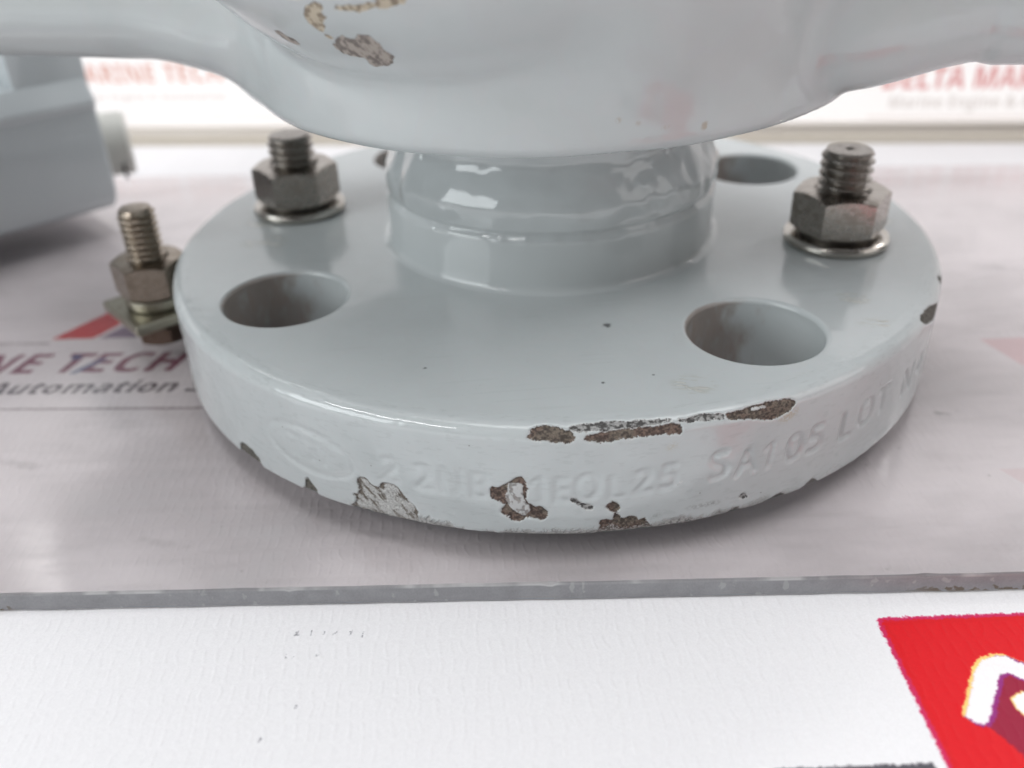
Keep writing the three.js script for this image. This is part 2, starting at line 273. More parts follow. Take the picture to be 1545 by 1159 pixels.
// neck with the weld bead
{
  const prof = [[28.5, -0.25], [28.05, 0.02], [27.5, 0.2], [27.2, 0.5], [27.02, 1.1], [27, 3], [27, 5], [27, 7.2], [26.98, 7.7], [26.8, 8.1], [26.35, 8.5], [26.4, 8.9]];
  for (let i = 0; i <= 26; i++) { const y = 9.1 + i * 0.35, t = i / 26; prof.push([26.7 + 0.1 * Math.sin(Math.min(1, t * 2.2) * Math.PI) - 2.6 * smooth(t, 0.3, 1), y]); }
  prof.push([24.2, 19.5], [24.2, 24], [24.4, 27]);
  const g = new THREE.LatheGeometry(prof.map(([r, y]) => new THREE.Vector2(r * M, y * M)), 360), p = g.attributes.position;
  for (let i = 0; i < p.count; i++) {
    const x = p.getX(i) / M, y = p.getY(i) / M, z = p.getZ(i) / M, r = Math.hypot(x, z), th = Math.atan2(x, z);
    const bead = smooth(y, 8.2, 10) * (1 - smooth(y, 17.5, 20));
    const lump = 0.35 + 0.75 * smooth(Math.abs(th + 0.1), 0.3, 0.9), h = bead * lump * ((noise3(x * 0.24, y * 0.2, z * 0.24, 300) - 0.5) * 2.0 + (noise3(x * 0.6, y * 0.5, z * 0.6, 310) - 0.5) * 0.7) + (1 - bead) * (noise3(x * 0.2, y * 0.2, z * 0.2, 320) - 0.5) * 0.12;
    const groove = y > 7.6 && y < 9 ? (vnoise(th * 20, y * 0.5, 330) - 0.5) * 0.25 : 0, k = (r + h + groove) / r;
    p.setXYZ(i, x * k * M, y * M, z * k * M);
  }
  const m = mergeVertices((g.deleteAttribute('normal'), g.deleteAttribute('uv'), g), 1e-7); m.computeVertexNormals();
  const neckPaint = paint.clone(); neckPaint.roughness = 0.06;
  mesh('neck', m, neckPaint, inst);
}
// cast body: a signed distance field meshed by surface nets
const smin = (a, b, k) => { const h = Math.max(k - Math.abs(a - b), 0) / k; return Math.min(a, b) - h * h * k * 0.25; };
const capped = (rad, ax, R0, half, rnd) => { const a = rad - R0 + rnd, b = Math.abs(ax) - half + rnd; return Math.min(Math.max(a, b), 0) + Math.hypot(Math.max(a, 0), Math.max(b, 0)) - rnd; };
function bodySdf(x, y, z) {
  const boss = capped(Math.hypot(x, z), y - 68.3, 44.5, 43, 1.7);
  const flare = x > 0 ? 3.6 * (1 - smooth(x, 40, 60)) + 0.5 * smooth(x, 57, 59.5) : 1.2 + 2.2 * (1 - smooth(-x, 40, 58)), rnd = 8;
  const qa = Math.abs(y - 72) - (41 + flare - rnd), qb = Math.abs(z) - (22 + flare - rnd);
  const arm = Math.max(Math.min(Math.max(qa, qb), 0) + Math.hypot(Math.max(qa, 0), Math.max(qb, 0)) - rnd, Math.abs(x + 4) - 100);
  const face = capped(Math.hypot(x + 5, y - 74.5), z - 28, 44, 32.5, 30);
  let d = smin(boss, arm, x > 0 ? 2.6 : 6);
  d = smin(d, face, lerp(1.6, 16, smooth(x, 2, 24)));
  if (Math.abs(d) > 4) return d;
  return d + (noise3(x * 0.09, y * 0.09, z * 0.09, 400) - 0.5) * 0.9;
}
function surfaceNets(sdf, lo, hi, h) {
  const n = [0, 1, 2].map((c) => Math.ceil((hi[c] - lo[c]) / h) + 1), [nx, ny, nz] = n, f = new Float32Array(nx * ny * nz), at = (i, j, k) => (k * ny + j) * nx + i;
  for (let k = 0; k < nz; k++) for (let j = 0; j < ny; j++) for (let i = 0; i < nx; i++) f[at(i, j, k)] = sdf(lo[0] + i * h, lo[1] + j * h, lo[2] + k * h);
  const v = new Float32Array(8), id = new Int32Array(nx * ny * nz).fill(-1), pos = [], idx = [], nor = [];
  const C = [[0, 0, 0], [1, 0, 0], [0, 1, 0], [1, 1, 0], [0, 0, 1], [1, 0, 1], [0, 1, 1], [1, 1, 1]], E = [[0, 1], [2, 3], [4, 5], [6, 7], [0, 2], [1, 3], [4, 6], [5, 7], [0, 4], [1, 5], [2, 6], [3, 7]];
  for (let k = 0; k + 1 < nz; k++) for (let j = 0; j + 1 < ny; j++) for (let i = 0; i + 1 < nx; i++) {
    const q0 = at(i, j, k), near = f[q0];
    if (near > 2.2 * h || near < -2.2 * h) continue;
    let neg = 0; for (let c = 0; c < 8; c++) { v[c] = f[q0 + (c & 1) + ((c >> 1) & 1) * nx + (c >> 2) * nx * ny]; if (v[c] < 0) neg++; }
    if (!neg || neg === 8) continue;
    let x = 0, y = 0, z = 0, m = 0;
    for (const [a, b] of E) if ((v[a] < 0) !== (v[b] < 0)) { const t = v[a] / (v[a] - v[b]); x += lerp(C[a][0], C[b][0], t); y += lerp(C[a][1], C[b][1], t); z += lerp(C[a][2], C[b][2], t); m++; }
    let px = lo[0] + (i + x / m) * h, py = lo[1] + (j + y / m) * h, pz = lo[2] + (k + z / m) * h;
    const e = 0.25, g = () => { const a = sdf(px + e, py, pz) - sdf(px - e, py, pz), b = sdf(px, py + e, pz) - sdf(px, py - e, pz), c = sdf(px, py, pz + e) - sdf(px, py, pz - e), l = Math.hypot(a, b, c) || 1; return [a / l, b / l, c / l]; };
    for (let it = 0; it < 2; it++) { const q = g(), d = clamp(sdf(px, py, pz), -0.5, 0.5); px -= q[0] * d; py -= q[1] * d; pz -= q[2] * d; }
    id[at(i, j, k)] = pos.length / 3; pos.push(px, py, pz); nor.push(...g());
  }
  const quad = (a, b, c, d, flip) => { if (a < 0 || b < 0 || c < 0 || d < 0) return; if (flip) idx.push(a, c, b, a, d, c); else idx.push(a, b, c, a, c, d); };
  for (let k = 1; k + 1 < nz; k++) for (let j = 1; j + 1 < ny; j++) for (let i = 1; i + 1 < nx; i++) {
    const a = f[at(i, j, k)] < 0;
    if (a !== f[at(i + 1, j, k)] < 0) quad(id[at(i, j - 1, k - 1)], id[at(i, j, k - 1)], id[at(i, j, k)], id[at(i, j - 1, k)], !a);
    if (a !== f[at(i, j + 1, k)] < 0) quad(id[at(i - 1, j, k - 1)], id[at(i - 1, j, k)], id[at(i, j, k)], id[at(i, j, k - 1)], !a);
    if (a !== f[at(i, j, k + 1)] < 0) quad(id[at(i - 1, j - 1, k)], id[at(i, j - 1, k)], id[at(i, j, k)], id[at(i - 1, j, k)], !a);
  }
  return { pos, nor, idx };
}
{
  const { pos, nor, idx } = surfaceNets(bodySdf, [-112, 22, -50], [110, 120, 66], 0.85);
  const uv = [];
  for (let i = 0; i < pos.length; i += 3) { uv.push((pos[i] + 64) / 128, pos[i + 2] > 20 ? clamp((pos[i + 1] - 20) / 32, 0, 1) : 0); pos[i] *= M; pos[i + 1] *= M; pos[i + 2] *= M; }
  const g = new THREE.BufferGeometry();
  g.setAttribute('position', new THREE.Float32BufferAttribute(pos, 3)); g.setAttribute('normal', new THREE.Float32BufferAttribute(nor, 3)); g.setAttribute('uv', new THREE.Float32BufferAttribute(uv, 2)); g.setIndex(idx);
  const BW = 1536, BH = 384, KX = BW / 128, KY = BH / 32;
  const fill = (lists, moved = true) => blur(drawMask(BW, BH, (q) => { if (moved) q.setTransform(1.2, 0, 0, 1.35, (64 - 64 * 1.2 + 7 * 1.2 - 11.1) * KX, (20 * 1.35 - 20 + 41 - 2.4 - 41 * 1.35) * KY); for (const p of lists) { q.beginPath(); for (let i = 0; i < p.length; i += 2) q.lineTo((p[i] + 64) * KX, (p[i + 1] - 20) * KY); q.closePath(); q.fill(); } }), BW, BH, 3);
  const rustBrown = fill([[-16.2, 41.9, -15.6, 42.1, -14.7, 41.6, -13.6, 40.9, -14.2, 40.5, -15, 40.7, -15.8, 41.2],
    [-10, 40.9, -9.5, 41.4, -8.8, 42, -7.1, 41.8, -6.5, 42.2, -5.4, 42.1, -4.9, 41.2, -4.2, 40.1, -4.9, 39.5, -6.2, 39.1, -7.1, 39.1, -7.2, 39.8, -8.2, 40, -9.1, 40.1]]);
  const tan = fill([[-11, 43.5, -10.2, 44.4, -9.3, 44.9, -8.5, 44.9, -8.5, 44.3, -9.4, 43.9, -8.6, 43.6, -9.2, 43.1, -9.9, 42.3, -9.5, 42.1, -8.9, 41.7, -9.6, 41.4, -10.3, 42.3, -10.8, 42.8],
    [-8.5, 44.3, -6.4, 44.6, -3.6, 45, -3.2, 46, 0.9, 46, -1.2, 44.9, -2.7, 44.4, -4.7, 44.3, -6.4, 44.2], [-18.5, 46, -16.3, 46, -16.7, 44.9, -18.1, 44.9]]);
  const pale = fill([[-14.2, 45.1, -13.1, 44.9, -11.2, 44.8, -9.4, 45, -3.6, 45.2, -3.2, 48, -14.2, 48]]);
  const dots = fill([[24.3, 28.2, 25.2, 28.3, 25.1, 27.3, 24.5, 27.4], [19.9, 28.3, 21, 28.6, 21, 28.4, 20, 28], [15.1, 29.8, 15.6, 30, 15.5, 29.3, 15.1, 29.2], [10.6, 26.6, 11.2, 26.5, 11, 26.2], [17, 29.2, 17.8, 29.4, 17.6, 28.8], [26, 29.5, 26.2, 29.6, 25.6, 28.9, 25.5, 29]], false);
  const bareness = new Float32Array(BW * BH);
  const map = dataTex(BW, BH, (i, j, o) => {
    const k = j * BW + i, x = i / KX, y = j / KY, rag = (fbm(x * 1.3, y * 1.3, 4, 500) - 0.5) * 1.1, fine = fbm(x * 2.4, y * 1.8, 4, 510), t = 1 + (fbm(x * 0.1, y * 0.1, 3, 520) - 0.5) * 0.06;
    for (let c = 0; c < 3; c++) o[c] = PAINT[c] * t;
    const put = (m, r, g2, b) => { o[0] = lerp(o[0], r, m); o[1] = lerp(o[1], g2, m); o[2] = lerp(o[2], b, m); };
    const mt = smooth(tan[k] + rag, 0.45, 0.62), mr = smooth(rustBrown[k] + rag, 0.42, 0.56), mp = smooth(pale[k] + rag * 0.6, 0.45, 0.7), w = smooth(fine, 0.35, 0.62);
    put(mp * 0.7, 0.66, 0.64, 0.6);
    put(mt * 0.85, lerp(0.2, 0.5, w), lerp(0.14, 0.42, w), lerp(0.08, 0.3, w));
    put(mr * 0.9, lerp(0.13, 0.36, w), lerp(0.1, 0.31, w), lerp(0.085, 0.27, w));
    put(smooth(dots[k], 0.1, 0.7) * smooth(fine, 0.3, 0.5) * 0.6, 0.36, 0.26, 0.16);
    bareness[k] = Math.max(mt, mr);
  }, { srgb: true });
  const rough = dataTex(BW, BH, (i, j, o) => { const b = bareness[j * BW + i]; o[0] = 1 - b; o[1] = lerp(0.11 + 0.06 * fbm(i / 60, j / 60, 3, 535), 0.8, b); o[2] = 0; });
  const bump = dataTex(BW, BH, (i, j, o) => { const b = bareness[j * BW + i]; o[0] = o[1] = o[2] = 0.7 - 0.4 * b + 0.08 * (fbm(i / 18, j / 18, 2, 536) - 0.5) + 0.3 * b * fbm(i / 8, j / 8, 3, 530); });
  mesh('body', g, new THREE.MeshPhysicalMaterial({ ...paintLook, color: 0xffffff, map, roughness: 1, roughnessMap: rough, bumpMap: bump, bumpScale: 0.0004 }), inst);
}

// ---------------------------------------------------------------- nuts, studs, washers
const metalGrain = dataTex(256, 256, (i, j, o) => { o[0] = o[1] = o[2] = fbm(i / 14, j / 60, 4, 600); }, { wrap: THREE.RepeatWrapping });
const metalTone = dataTex(256, 256, (i, j, o) => { const n = fbm(i / 22, j / 22, 4, 610), f = fbm(i / 5, j / 9, 3, 615), d = smooth(n, 0.5, 0.72); for (let c = 0; c < 3; c++) o[c] = (1 - 0.2 * d * [0.9, 1, 1.1][c]) * (0.93 + 0.14 * (f - 0.5)); }, { srgb: true, wrap: THREE.RepeatWrapping });
const metalRough = dataTex(256, 256, (i, j, o) => { const n = fbm(i / 22, j / 22, 4, 610), f = fbm(i / 4, j / 12, 3, 616); o[0] = o[2] = 0; o[1] = 0.75 + 0.2 * smooth(n, 0.45, 0.7) + 0.2 * (f - 0.5); }, { wrap: THREE.RepeatWrapping });
const metal = (r, g, b, rough) => new THREE.MeshStandardMaterial({ color: new THREE.Color().setRGB(r, g, b), metalness: 1, roughness: rough, map: metalTone, roughnessMap: metalRough, bumpMap: metalGrain, bumpScale: 0.000012 });
const steel = metal(0.42, 0.388, 0.352, 0.36), steelDark = metal(0.33, 0.305, 0.278, 0.38), washerSteel = metal(0.52, 0.495, 0.455, 0.28);
function hexNut(af, height, bore, chamfer = 1) {
  const N = 96, rows = [], rc = af / 2 * 0.985, hex = (t) => { const a = Math.PI / 3, q = ((t % a) + a) % a - a / 2; return af / 2 / Math.cos(q); };
  for (let i = 0; i <= N; i++) {
    const t = i / N * 2 * Math.PI, r = hex(t), drop = Math.max(0, r - rc) * 0.55 * chamfer + 0.04, col = [];
    col.push([bore, height - 0.7], [bore + 0.6, height], [rc - 0.15, height], [r - 0.05, height - drop + 0.03], [r, height - drop - 0.1], [r, drop + 0.1], [r - 0.05, drop - 0.03], [rc - 0.15, 0], [bore + 0.6, 0]);
    rows.push(col.map(([q, y]) => [q * Math.sin(t), y, q * Math.cos(t)]));
  }
  const pos = [], uv = [], idx = [], w = rows[0].length;
  rows.forEach((c, i) => c.forEach((p, j) => { pos.push(p[0] * M, p[1] * M, p[2] * M); uv.push(i / 24, p[1] / 8 + j * 0.01); }));
  for (let i = 0; i < N; i++) for (let j = 0; j + 1 < w; j++) { const p = i * w + j; idx.push(p, p + 1, p + w, p + 1, p + w + 1, p + w); }
  const g = new THREE.BufferGeometry(); g.setAttribute('position', new THREE.Float32BufferAttribute(pos, 3)); g.setAttribute('uv', new THREE.Float32BufferAttribute(uv, 2)); g.setIndex(idx);
  g.computeVertexNormals();
  return toCreasedNormals(g, 0.5);
}
function threadedRod(y0, y1, radius, pitch, dimple) {
  const N = 64, step = pitch / 14, pos = [], uv = [], idx = [], ys = [];
  for (let y = y0; y < y1 - 0.001; y += step) ys.push(y); ys.push(y1);
  const w = N + 1, depth = pitch * 0.56, end = 0.9;
  for (const y of ys) for (let i = 0; i <= N; i++) {
    const t = i / N * 2 * Math.PI, q = y / pitch + i / N, f = q - Math.floor(q), tri = clamp(Math.abs(f - 0.5) * 2 * 1.35 - 0.15, 0, 1);
    const r = Math.min(radius - depth * (1 - tri), radius - Math.max(0, y - (y1 - end)) * 0.7 - 0.02);
    pos.push(r * Math.sin(t) * M, y * M, r * Math.cos(t) * M); uv.push(i / N, y / 8);
  }
  const tops = dimple ? [[radius - end * 0.9, y1 + 0.02], [0.75, y1 + 0.04], [0.45, y1 - 0.3], [0, y1 - 0.6]] : [[radius - end * 0.9, y1 + 0.02], [radius * 0.5, y1 + 0.08], [0.2, y1 + 0.1], [0, y1 + 0.1]];
  for (const [r, y] of tops) for (let i = 0; i <= N; i++) { const t = i / N * 2 * Math.PI; pos.push(r * Math.sin(t) * M, y * M, r * Math.cos(t) * M); uv.push(i / N, r / 8); }
  const rowsN = ys.length + tops.length;
  for (let j = 0; j + 1 < rowsN; j++) for (let i = 0; i < N; i++) { const p = j * w + i; idx.push(p, p + 1, p + w, p + 1, p + w + 1, p + w); }
  const g = new THREE.BufferGeometry(); g.setAttribute('position', new THREE.Float32BufferAttribute(pos, 3)); g.setAttribute('uv', new THREE.Float32BufferAttribute(uv, 2)); g.setIndex(idx);
  g.computeVertexNormals();
  return g;
}
function ringWasher(inner, outer, th, rnd) {
  const p = [[inner, 0], [outer - rnd, 0]];
  for (let i = 0; i <= 8; i++) { const a = -Math.PI / 2 + i / 8 * Math.PI; p.push([outer - rnd + rnd * Math.cos(a), th / 2 + (th / 2) * Math.sin(a)]); }
  p.push([inner, th], [inner, 0]);
  return toCreasedNormals(lathe(p, 72), 0.6);
}
const nutG = hexNut(12.9, 6.4, 3.7), washerG = ringWasher(4.2, 8.15, 1.7, 0.75);
for (const [x, z, turn, top, dimple] of [[46.4, 1.1, -0.42, 14.8, true], [-45.8, -0.9, -0.13, 13.8, false]]) {
  const stud = mesh('stud', threadedRod(0.2, top, 4, 1.35, dimple), steelDark, inst);
  stud.position.set(x * M, 0, z * M);
  const nut = mesh('nut', nutG, steel, stud); nut.position.y = 2.3 * M; nut.rotation.y = turn;
  mesh('washer', washerG, washerSteel, stud).position.set(0, 0.03 * M, 0);
  mesh('gap_ring', ringWasher(4.2, 6.1, 0.85, 0.2), metal(0.12, 0.11, 0.1, 0.5), stud).position.set(0, 1.7 * M, 0);  // narrow dark ring in the gap between washer and nut
}

// ---------------------------------------------------------------- grey housing behind on the left, hung from the arm
{
  const frame = new THREE.Group(); scene.add(frame); scene.updateMatrixWorld(true);
  const d = V(-0.74, 0, 0.673), L = 95, prof = new THREE.Shape();       // cross-section: x away from the lens, y up
  prof.moveTo(5, -13.5); prof.quadraticCurveTo(1, -13, 0.2, -7); prof.lineTo(0, 9.6); prof.lineTo(-0.9, 10); prof.quadraticCurveTo(-1.2, 10.4, -0.9, 10.9); prof.lineTo(1.2, 14.2); prof.lineTo(2.2, 14.5); prof.lineTo(38, 14.5); prof.lineTo(40, 12); prof.lineTo(40, -13.5); prof.closePath();
  const g = toCreasedNormals(new THREE.ExtrudeGeometry(prof, { depth: L, bevelEnabled: true, bevelSize: 1, bevelThickness: 1, bevelSegments: 3, curveSegments: 10 }), 0.6);
  g.translate(0, 0, -L); g.scale(M, M, M);
  const gp = new THREE.MeshPhysicalMaterial({ ...paintLook, color: new THREE.Color().setRGB(0.56, 0.605, 0.625) });
  const box = new THREE.Mesh(g, gp); box.name = 'junction_box'; box.castShadow = box.receiveShadow = true;
  box.position.set(-0.0962, 0, -0.0535);
  box.quaternion.setFromRotationMatrix(new THREE.Matrix4().makeBasis(V(-d.z, 0, d.x), V(0, 1, 0), d.clone().negate()));
  scene.add(box); box.updateMatrixWorld(true);
  const neck = new THREE.Shape(); neck.moveTo(1.4, 14); neck.lineTo(1.4, 34); neck.lineTo(30, 34); neck.lineTo(30, 14); neck.closePath();
  const ng = new THREE.ExtrudeGeometry(neck, { depth: 14, bevelEnabled: true, bevelSize: 0.6, bevelThickness: 0.6, bevelSegments: 2 }); ng.translate(0, 0, -13.3); ng.scale(M, M, M);
  mesh('box_neck', toCreasedNormals(ng, 0.6), gp, box);
  const plug = mesh('plug', toCreasedNormals(lathe([[0, 0], [5.9, 0], [6, 0.3], [6, 1.2], [6.9, 1.3], [7.1, 1.6], [7.1, 8], [6.6, 8.6], [2.6, 8.7], [2.4, 7.6], [0, 7.6]], 64), 0.5), new THREE.MeshStandardMaterial({ color: new THREE.Color().setRGB(0.62, 0.62, 0.58), roughness: 0.5 }), box);
  plug.quaternion.setFromUnitVectors(V(0, 1, 0), V(-0.352, 0, 0.937).normalize()); plug.position.set(10 * M, -1.8 * M, 1 * M);
  mesh('plug_slot', new RoundedBoxGeometry(1.6 * M, 0.6 * M, 4 * M, 2, 0.2 * M), new THREE.MeshStandardMaterial({ color: 0x2a2a28, roughness: 0.7 }), plug).position.set(-6.9 * M, 6.2 * M, 2.5 * M);
  scene.remove(frame);
  inst.updateMatrixWorld(true); inst.attach(box);
}

// ---------------------------------------------------------------- small bolt with the square plate
{
  const b = new THREE.Group(); b.name = numbered('terminal_bolt'); scene.add(b); b.position.set(-0.0686, -0.0173, 0.0022);
  tag(b, 'small dull steel bolt with square plate and split washer, left of the grey flange', 'bolt');
  const bronze = metal(0.36, 0.31, 0.255, 0.38), brown = metal(0.2, 0.145, 0.115, 0.5), plateM = metal(0.4, 0.38, 0.31, 0.42);
  const head = mesh('bolt_head', hexNut(9, 3.4, 0.2), brown, b); head.rotation.y = 0.5;
  mesh('washer', ringWasher(3, 5, 1, 0.4), plateM, b).position.y = 3.5 * M;
  const plate = mesh('square_plate', new RoundedBoxGeometry(14.5 * M, 1.9 * M, 14.5 * M, 3, 0.4 * M), plateM, b); plate.position.y = 5.5 * M; plate.rotation.y = 0.72;
  const sp = new THREE.Shape(); sp.absarc(0, 0, 5, 0.06, 2 * Math.PI - 0.06, false); sp.absarc(0, 0, 3, 2 * Math.PI - 0.06, 0.06, true); sp.closePath();
  const sg = new THREE.ExtrudeGeometry(sp, { depth: 1.3, bevelEnabled: true, bevelSize: 0.3, bevelThickness: 0.3, bevelSegments: 3, curveSegments: 40 }); sg.scale(M, M, M); sg.rotateX(-Math.PI / 2);
  const split = mesh('split_washer', toCreasedNormals(sg, 0.6), plateM, b); split.position.y = 6.9 * M; split.rotation.y = -1.55;
  const nut = mesh('nut', hexNut(11, 6, 2.9), bronze, b); nut.position.y = 8.8 * M; nut.rotation.y = 0.72;
  mesh('stud', threadedRod(3.2, 23.6, 3.1, 1.1, false), bronze, b);
}

// ---------------------------------------------------------------- table, printed banner, clear sheet, backdrop
const GY = -20.3;
struct(mesh('table_top', new THREE.BoxGeometry(1.6, 0.03, 0.9), new THREE.MeshStandardMaterial({ color: 0xb9b2a6, roughness: 0.6 }), scene)).position.set(0, GY * M - 0.0157, 0.2);
const WHITE = '#e9e8ea';
const frayT = [700, 710].map((sd) => Float32Array.from({ length: 65536 }, (_, i) => { const x = (i & 255) / 256, y = (i >> 8) / 256, q = (a, b) => fbm(a * 110, b * 110, 2, sd); return lerp(lerp(q(x, y), q(x - 1, y), x), lerp(q(x, y - 1), q(x - 1, y - 1), x), y) - 0.5; }));
function frayed(c, amp) {                                        // ink edges bleed along the fabric
  const w = c.width, h = c.height, g = c.getContext('2d'), s = g.getImageData(0, 0, w, h), o = g.createImageData(w, h), sd = s.data, od = o.data;
  for (let j = 0; j < h; j++) for (let i = 0; i < w; i++) {
    const x = clamp(Math.round(i + frayT[0][(j & 255) * 256 + (i & 255)] * amp), 0, w - 1), y = clamp(Math.round(j + frayT[1][(j & 255) * 256 + (i & 255)] * amp), 0, h - 1), a = (y * w + x) * 4, b = (j * w + i) * 4, n = 1 + (hash(i, j, 3) - 0.5) * 0.03;
    for (let k = 0; k < 3; k++) od[b + k] = clamp(sd[a + k] * n, 0, 255);
    od[b + 3] = 255;
  }
  g.putImageData(o, 0, 0);
}
{
  const W = 2048, H = 1024, k = W / 260, c = canvas(W, H), g = c.getContext('2d');
  g.fillStyle = WHITE; g.fillRect(0, 0, W, H);
  g.setTransform(k, 0, 0, k, 130 * k, 30 * k);                         // mm on the table
  const path = (p) => { g.beginPath(); for (let i = 0; i < p.length; i += 2) g.lineTo(p[i], p[i + 1]); g.closePath(); };
  g.lineJoin = g.lineCap = 'round';
  // red sign with its white stroke, front right
  path([33.6, 73, 85, 73, 85, 99, 33.6, 99]); g.lineWidth = 1; g.strokeStyle = '#c92a5c'; g.fillStyle = '#d6161f'; g.stroke(); g.fill();
  path([34.2, 73.6, 85, 73.6, 85, 99, 34.2, 99]); g.fillStyle = '#d91620'; g.fill();
  path([39, 87.2, 43.2, 81, 52, 84, 55, 99, 45, 99, 41.5, 92]); g.fillStyle = '#98203c'; g.fill();
  const stroke = [37.4, 86, 41, 80.3, 42.3, 79, 43.8, 78.6, 44.9, 78.6, 50, 82.5, 49, 84.5, 44.2, 80.9, 43.2, 81.1, 39.9, 86.1, 39, 87.1, 37.9, 86.8];
  g.save(); g.translate(-0.12, -0.14); path(stroke); g.lineWidth = 0.4; g.strokeStyle = g.fillStyle = '#f3d07c'; g.stroke(); g.fill(); g.restore();
  g.save(); g.translate(0.16, 0.2); path(stroke); g.strokeStyle = g.fillStyle = '#93307c'; g.lineWidth = 0.45; g.stroke(); g.fill(); g.restore();
  path(stroke); g.fillStyle = '#f3eff0'; g.fill();
  path([43, 84.2, 44.5, 83.4, 52, 88, 51, 92, 43.3, 86.1, 43, 85.3]); g.lineWidth = 0.4; g.strokeStyle = '#f3d07c'; g.stroke(); g.fillStyle = '#f3eff0'; g.fill();
  g.fillStyle = '#55535a'; g.fillRect(16.4, 91.3, 15.5, 5);
  // small ink ticks
  g.strokeStyle = '#8b8990'; g.lineWidth = 0.13;
  for (const [x, z, l] of [[-33, 71.5, 0.7], [-31.4, 71.5, 0.7], [-29.9, 71.6, 0.6], [-28.6, 71.7, 0.4], [-26.8, 71.7, 0.6], [-25.4, 72, 0.8], [-33.7, 75, 0.6], [-31.3, 81.8, 0.5], [-34.2, 85.7, 0.7], [43.4, 81, 0.2], [-32.8, 75.2, 0.2], [-30.2, 75.1, 0.3]]) { g.beginPath(); g.moveTo(x, z); g.lineTo(x - 0.1, z + l * 0.7); g.stroke(); }
  // the print under the clear sheet, left
  path([-92.2, -2.8, -85.2, -13.5, -78, -13.5, -84.5, -2.6]); g.fillStyle = '#cf3a3e'; g.fill();
  path([-83.4, -2.6, -77, -12, -62, -12, -58, -1.6]); g.fillStyle = '#a795a8'; g.fill();
  path([-82.4, -2.5, -80.5, -6.4, -60, -6, -58, -1.6]); g.fillStyle = '#8d7d93'; g.fill();
  g.strokeStyle = '#9a9096'; g.lineWidth = 0.5; g.beginPath(); g.moveTo(-110, 20); g.lineTo(-40, 23.6); g.stroke(); g.beginPath(); g.moveTo(-110, -2); g.lineTo(-92, -1.2); g.stroke();
  const line = (text, x, z, font, fill, turn, sx) => { g.save(); g.translate(x, z); g.rotate(turn); g.scale(sx, 1); g.font = font; g.fillStyle = fill; g.fillText(text, 0, 0); g.restore(); };
  line('MARINE TECH', -126.5, 8, 'italic bold 9.4px sans-serif', '#8a5468', 0.035, 0.98);
  g.fillStyle = '#5a6a92'; g.fillRect(-85.5, 3.6, 1.6, 1.6); line('/', -84, 9.6, 'italic bold 7px sans-serif', '#66749c', 0.035, 1.2);
  line('& Automation Service', -102, 15.8, 'italic bold 5.2px sans-serif', '#6d686e', 0.035, 1.1);
  // faint red print at the right
  path([74, 9.4, 90, 9, 92, 20, 77, 18.8]); g.fillStyle = '#e2c8cc'; g.fill();
  path([60, 46, 100, 44, 104, 47.5, 62, 50]); g.fillStyle = '#e6dcde'; g.fill();
  path([60, 78, 60, 78]); g.setTransform(1, 0, 0, 1, 0, 0);
  frayed(c, 5);
  const bw = 512, ripple = dataTex(bw, bw, (i, j, o) => {              // 16 mm of woven ripples, tiling
    const u = i / bw, v = j / bw, per = (x, y, fx, fy, s) => { const q = (a, b) => vnoise(a * fx, b * fy, s); return lerp(lerp(q(x, y), q(x - 1, y), x), lerp(q(x, y - 1), q(x - 1, y - 1), x), y); };
    const wob = per(u, v, 8, 8, 720) * 0.09, row = Math.floor(v * 6), ph = (u + wob + hash(row, 0, 5) * 0.02) * 11, f = ph - Math.floor(ph), vv = v * 6 - row;
    const ridge = Math.exp(-Math.pow((f - 0.5) / 0.16, 2)) * (0.35 + 0.65 * per(u, v, 22, 14, 730)) * smooth(vv, 0, 0.2) * (1 - smooth(vv, 0.75, 1));
    o[0] = o[1] = o[2] = 0.3 + 0.45 * ridge + 0.2 * per(u, v, 40, 40, 740);
  }, { wrap: THREE.RepeatWrapping });
  ripple.repeat.set(260 / 16, 130 / 16);
  const map = canvasTex(c);
  const sh = new THREE.Shape([[-380, 153], [380, 72], [380, -330], [-380, -330]].map(([x, y]) => new THREE.Vector2(x, y)));
  const geo = new THREE.ExtrudeGeometry(sh, { depth: 0.6, bevelEnabled: false }); geo.rotateX(-Math.PI / 2); geo.translate(0, GY - 0.6, 0); geo.scale(M, M, M);
  const p = geo.attributes.position, uv = geo.attributes.uv;
  for (let i = 0; i < p.count; i++) uv.setXY(i, (p.getX(i) / M + 130) / 260, 1 - (p.getZ(i) / M + 30) / 130);
  tag(mesh('banner_sheet', geo, new THREE.MeshPhysicalMaterial({ color: 0xffffff, map, roughness: 0.6, specularIntensity: 0.4, bumpMap: ripple, bumpScale: 0.00012 }), scene), 'white printed vinyl banner with a red sign, spread flat over the table', 'banner');
}
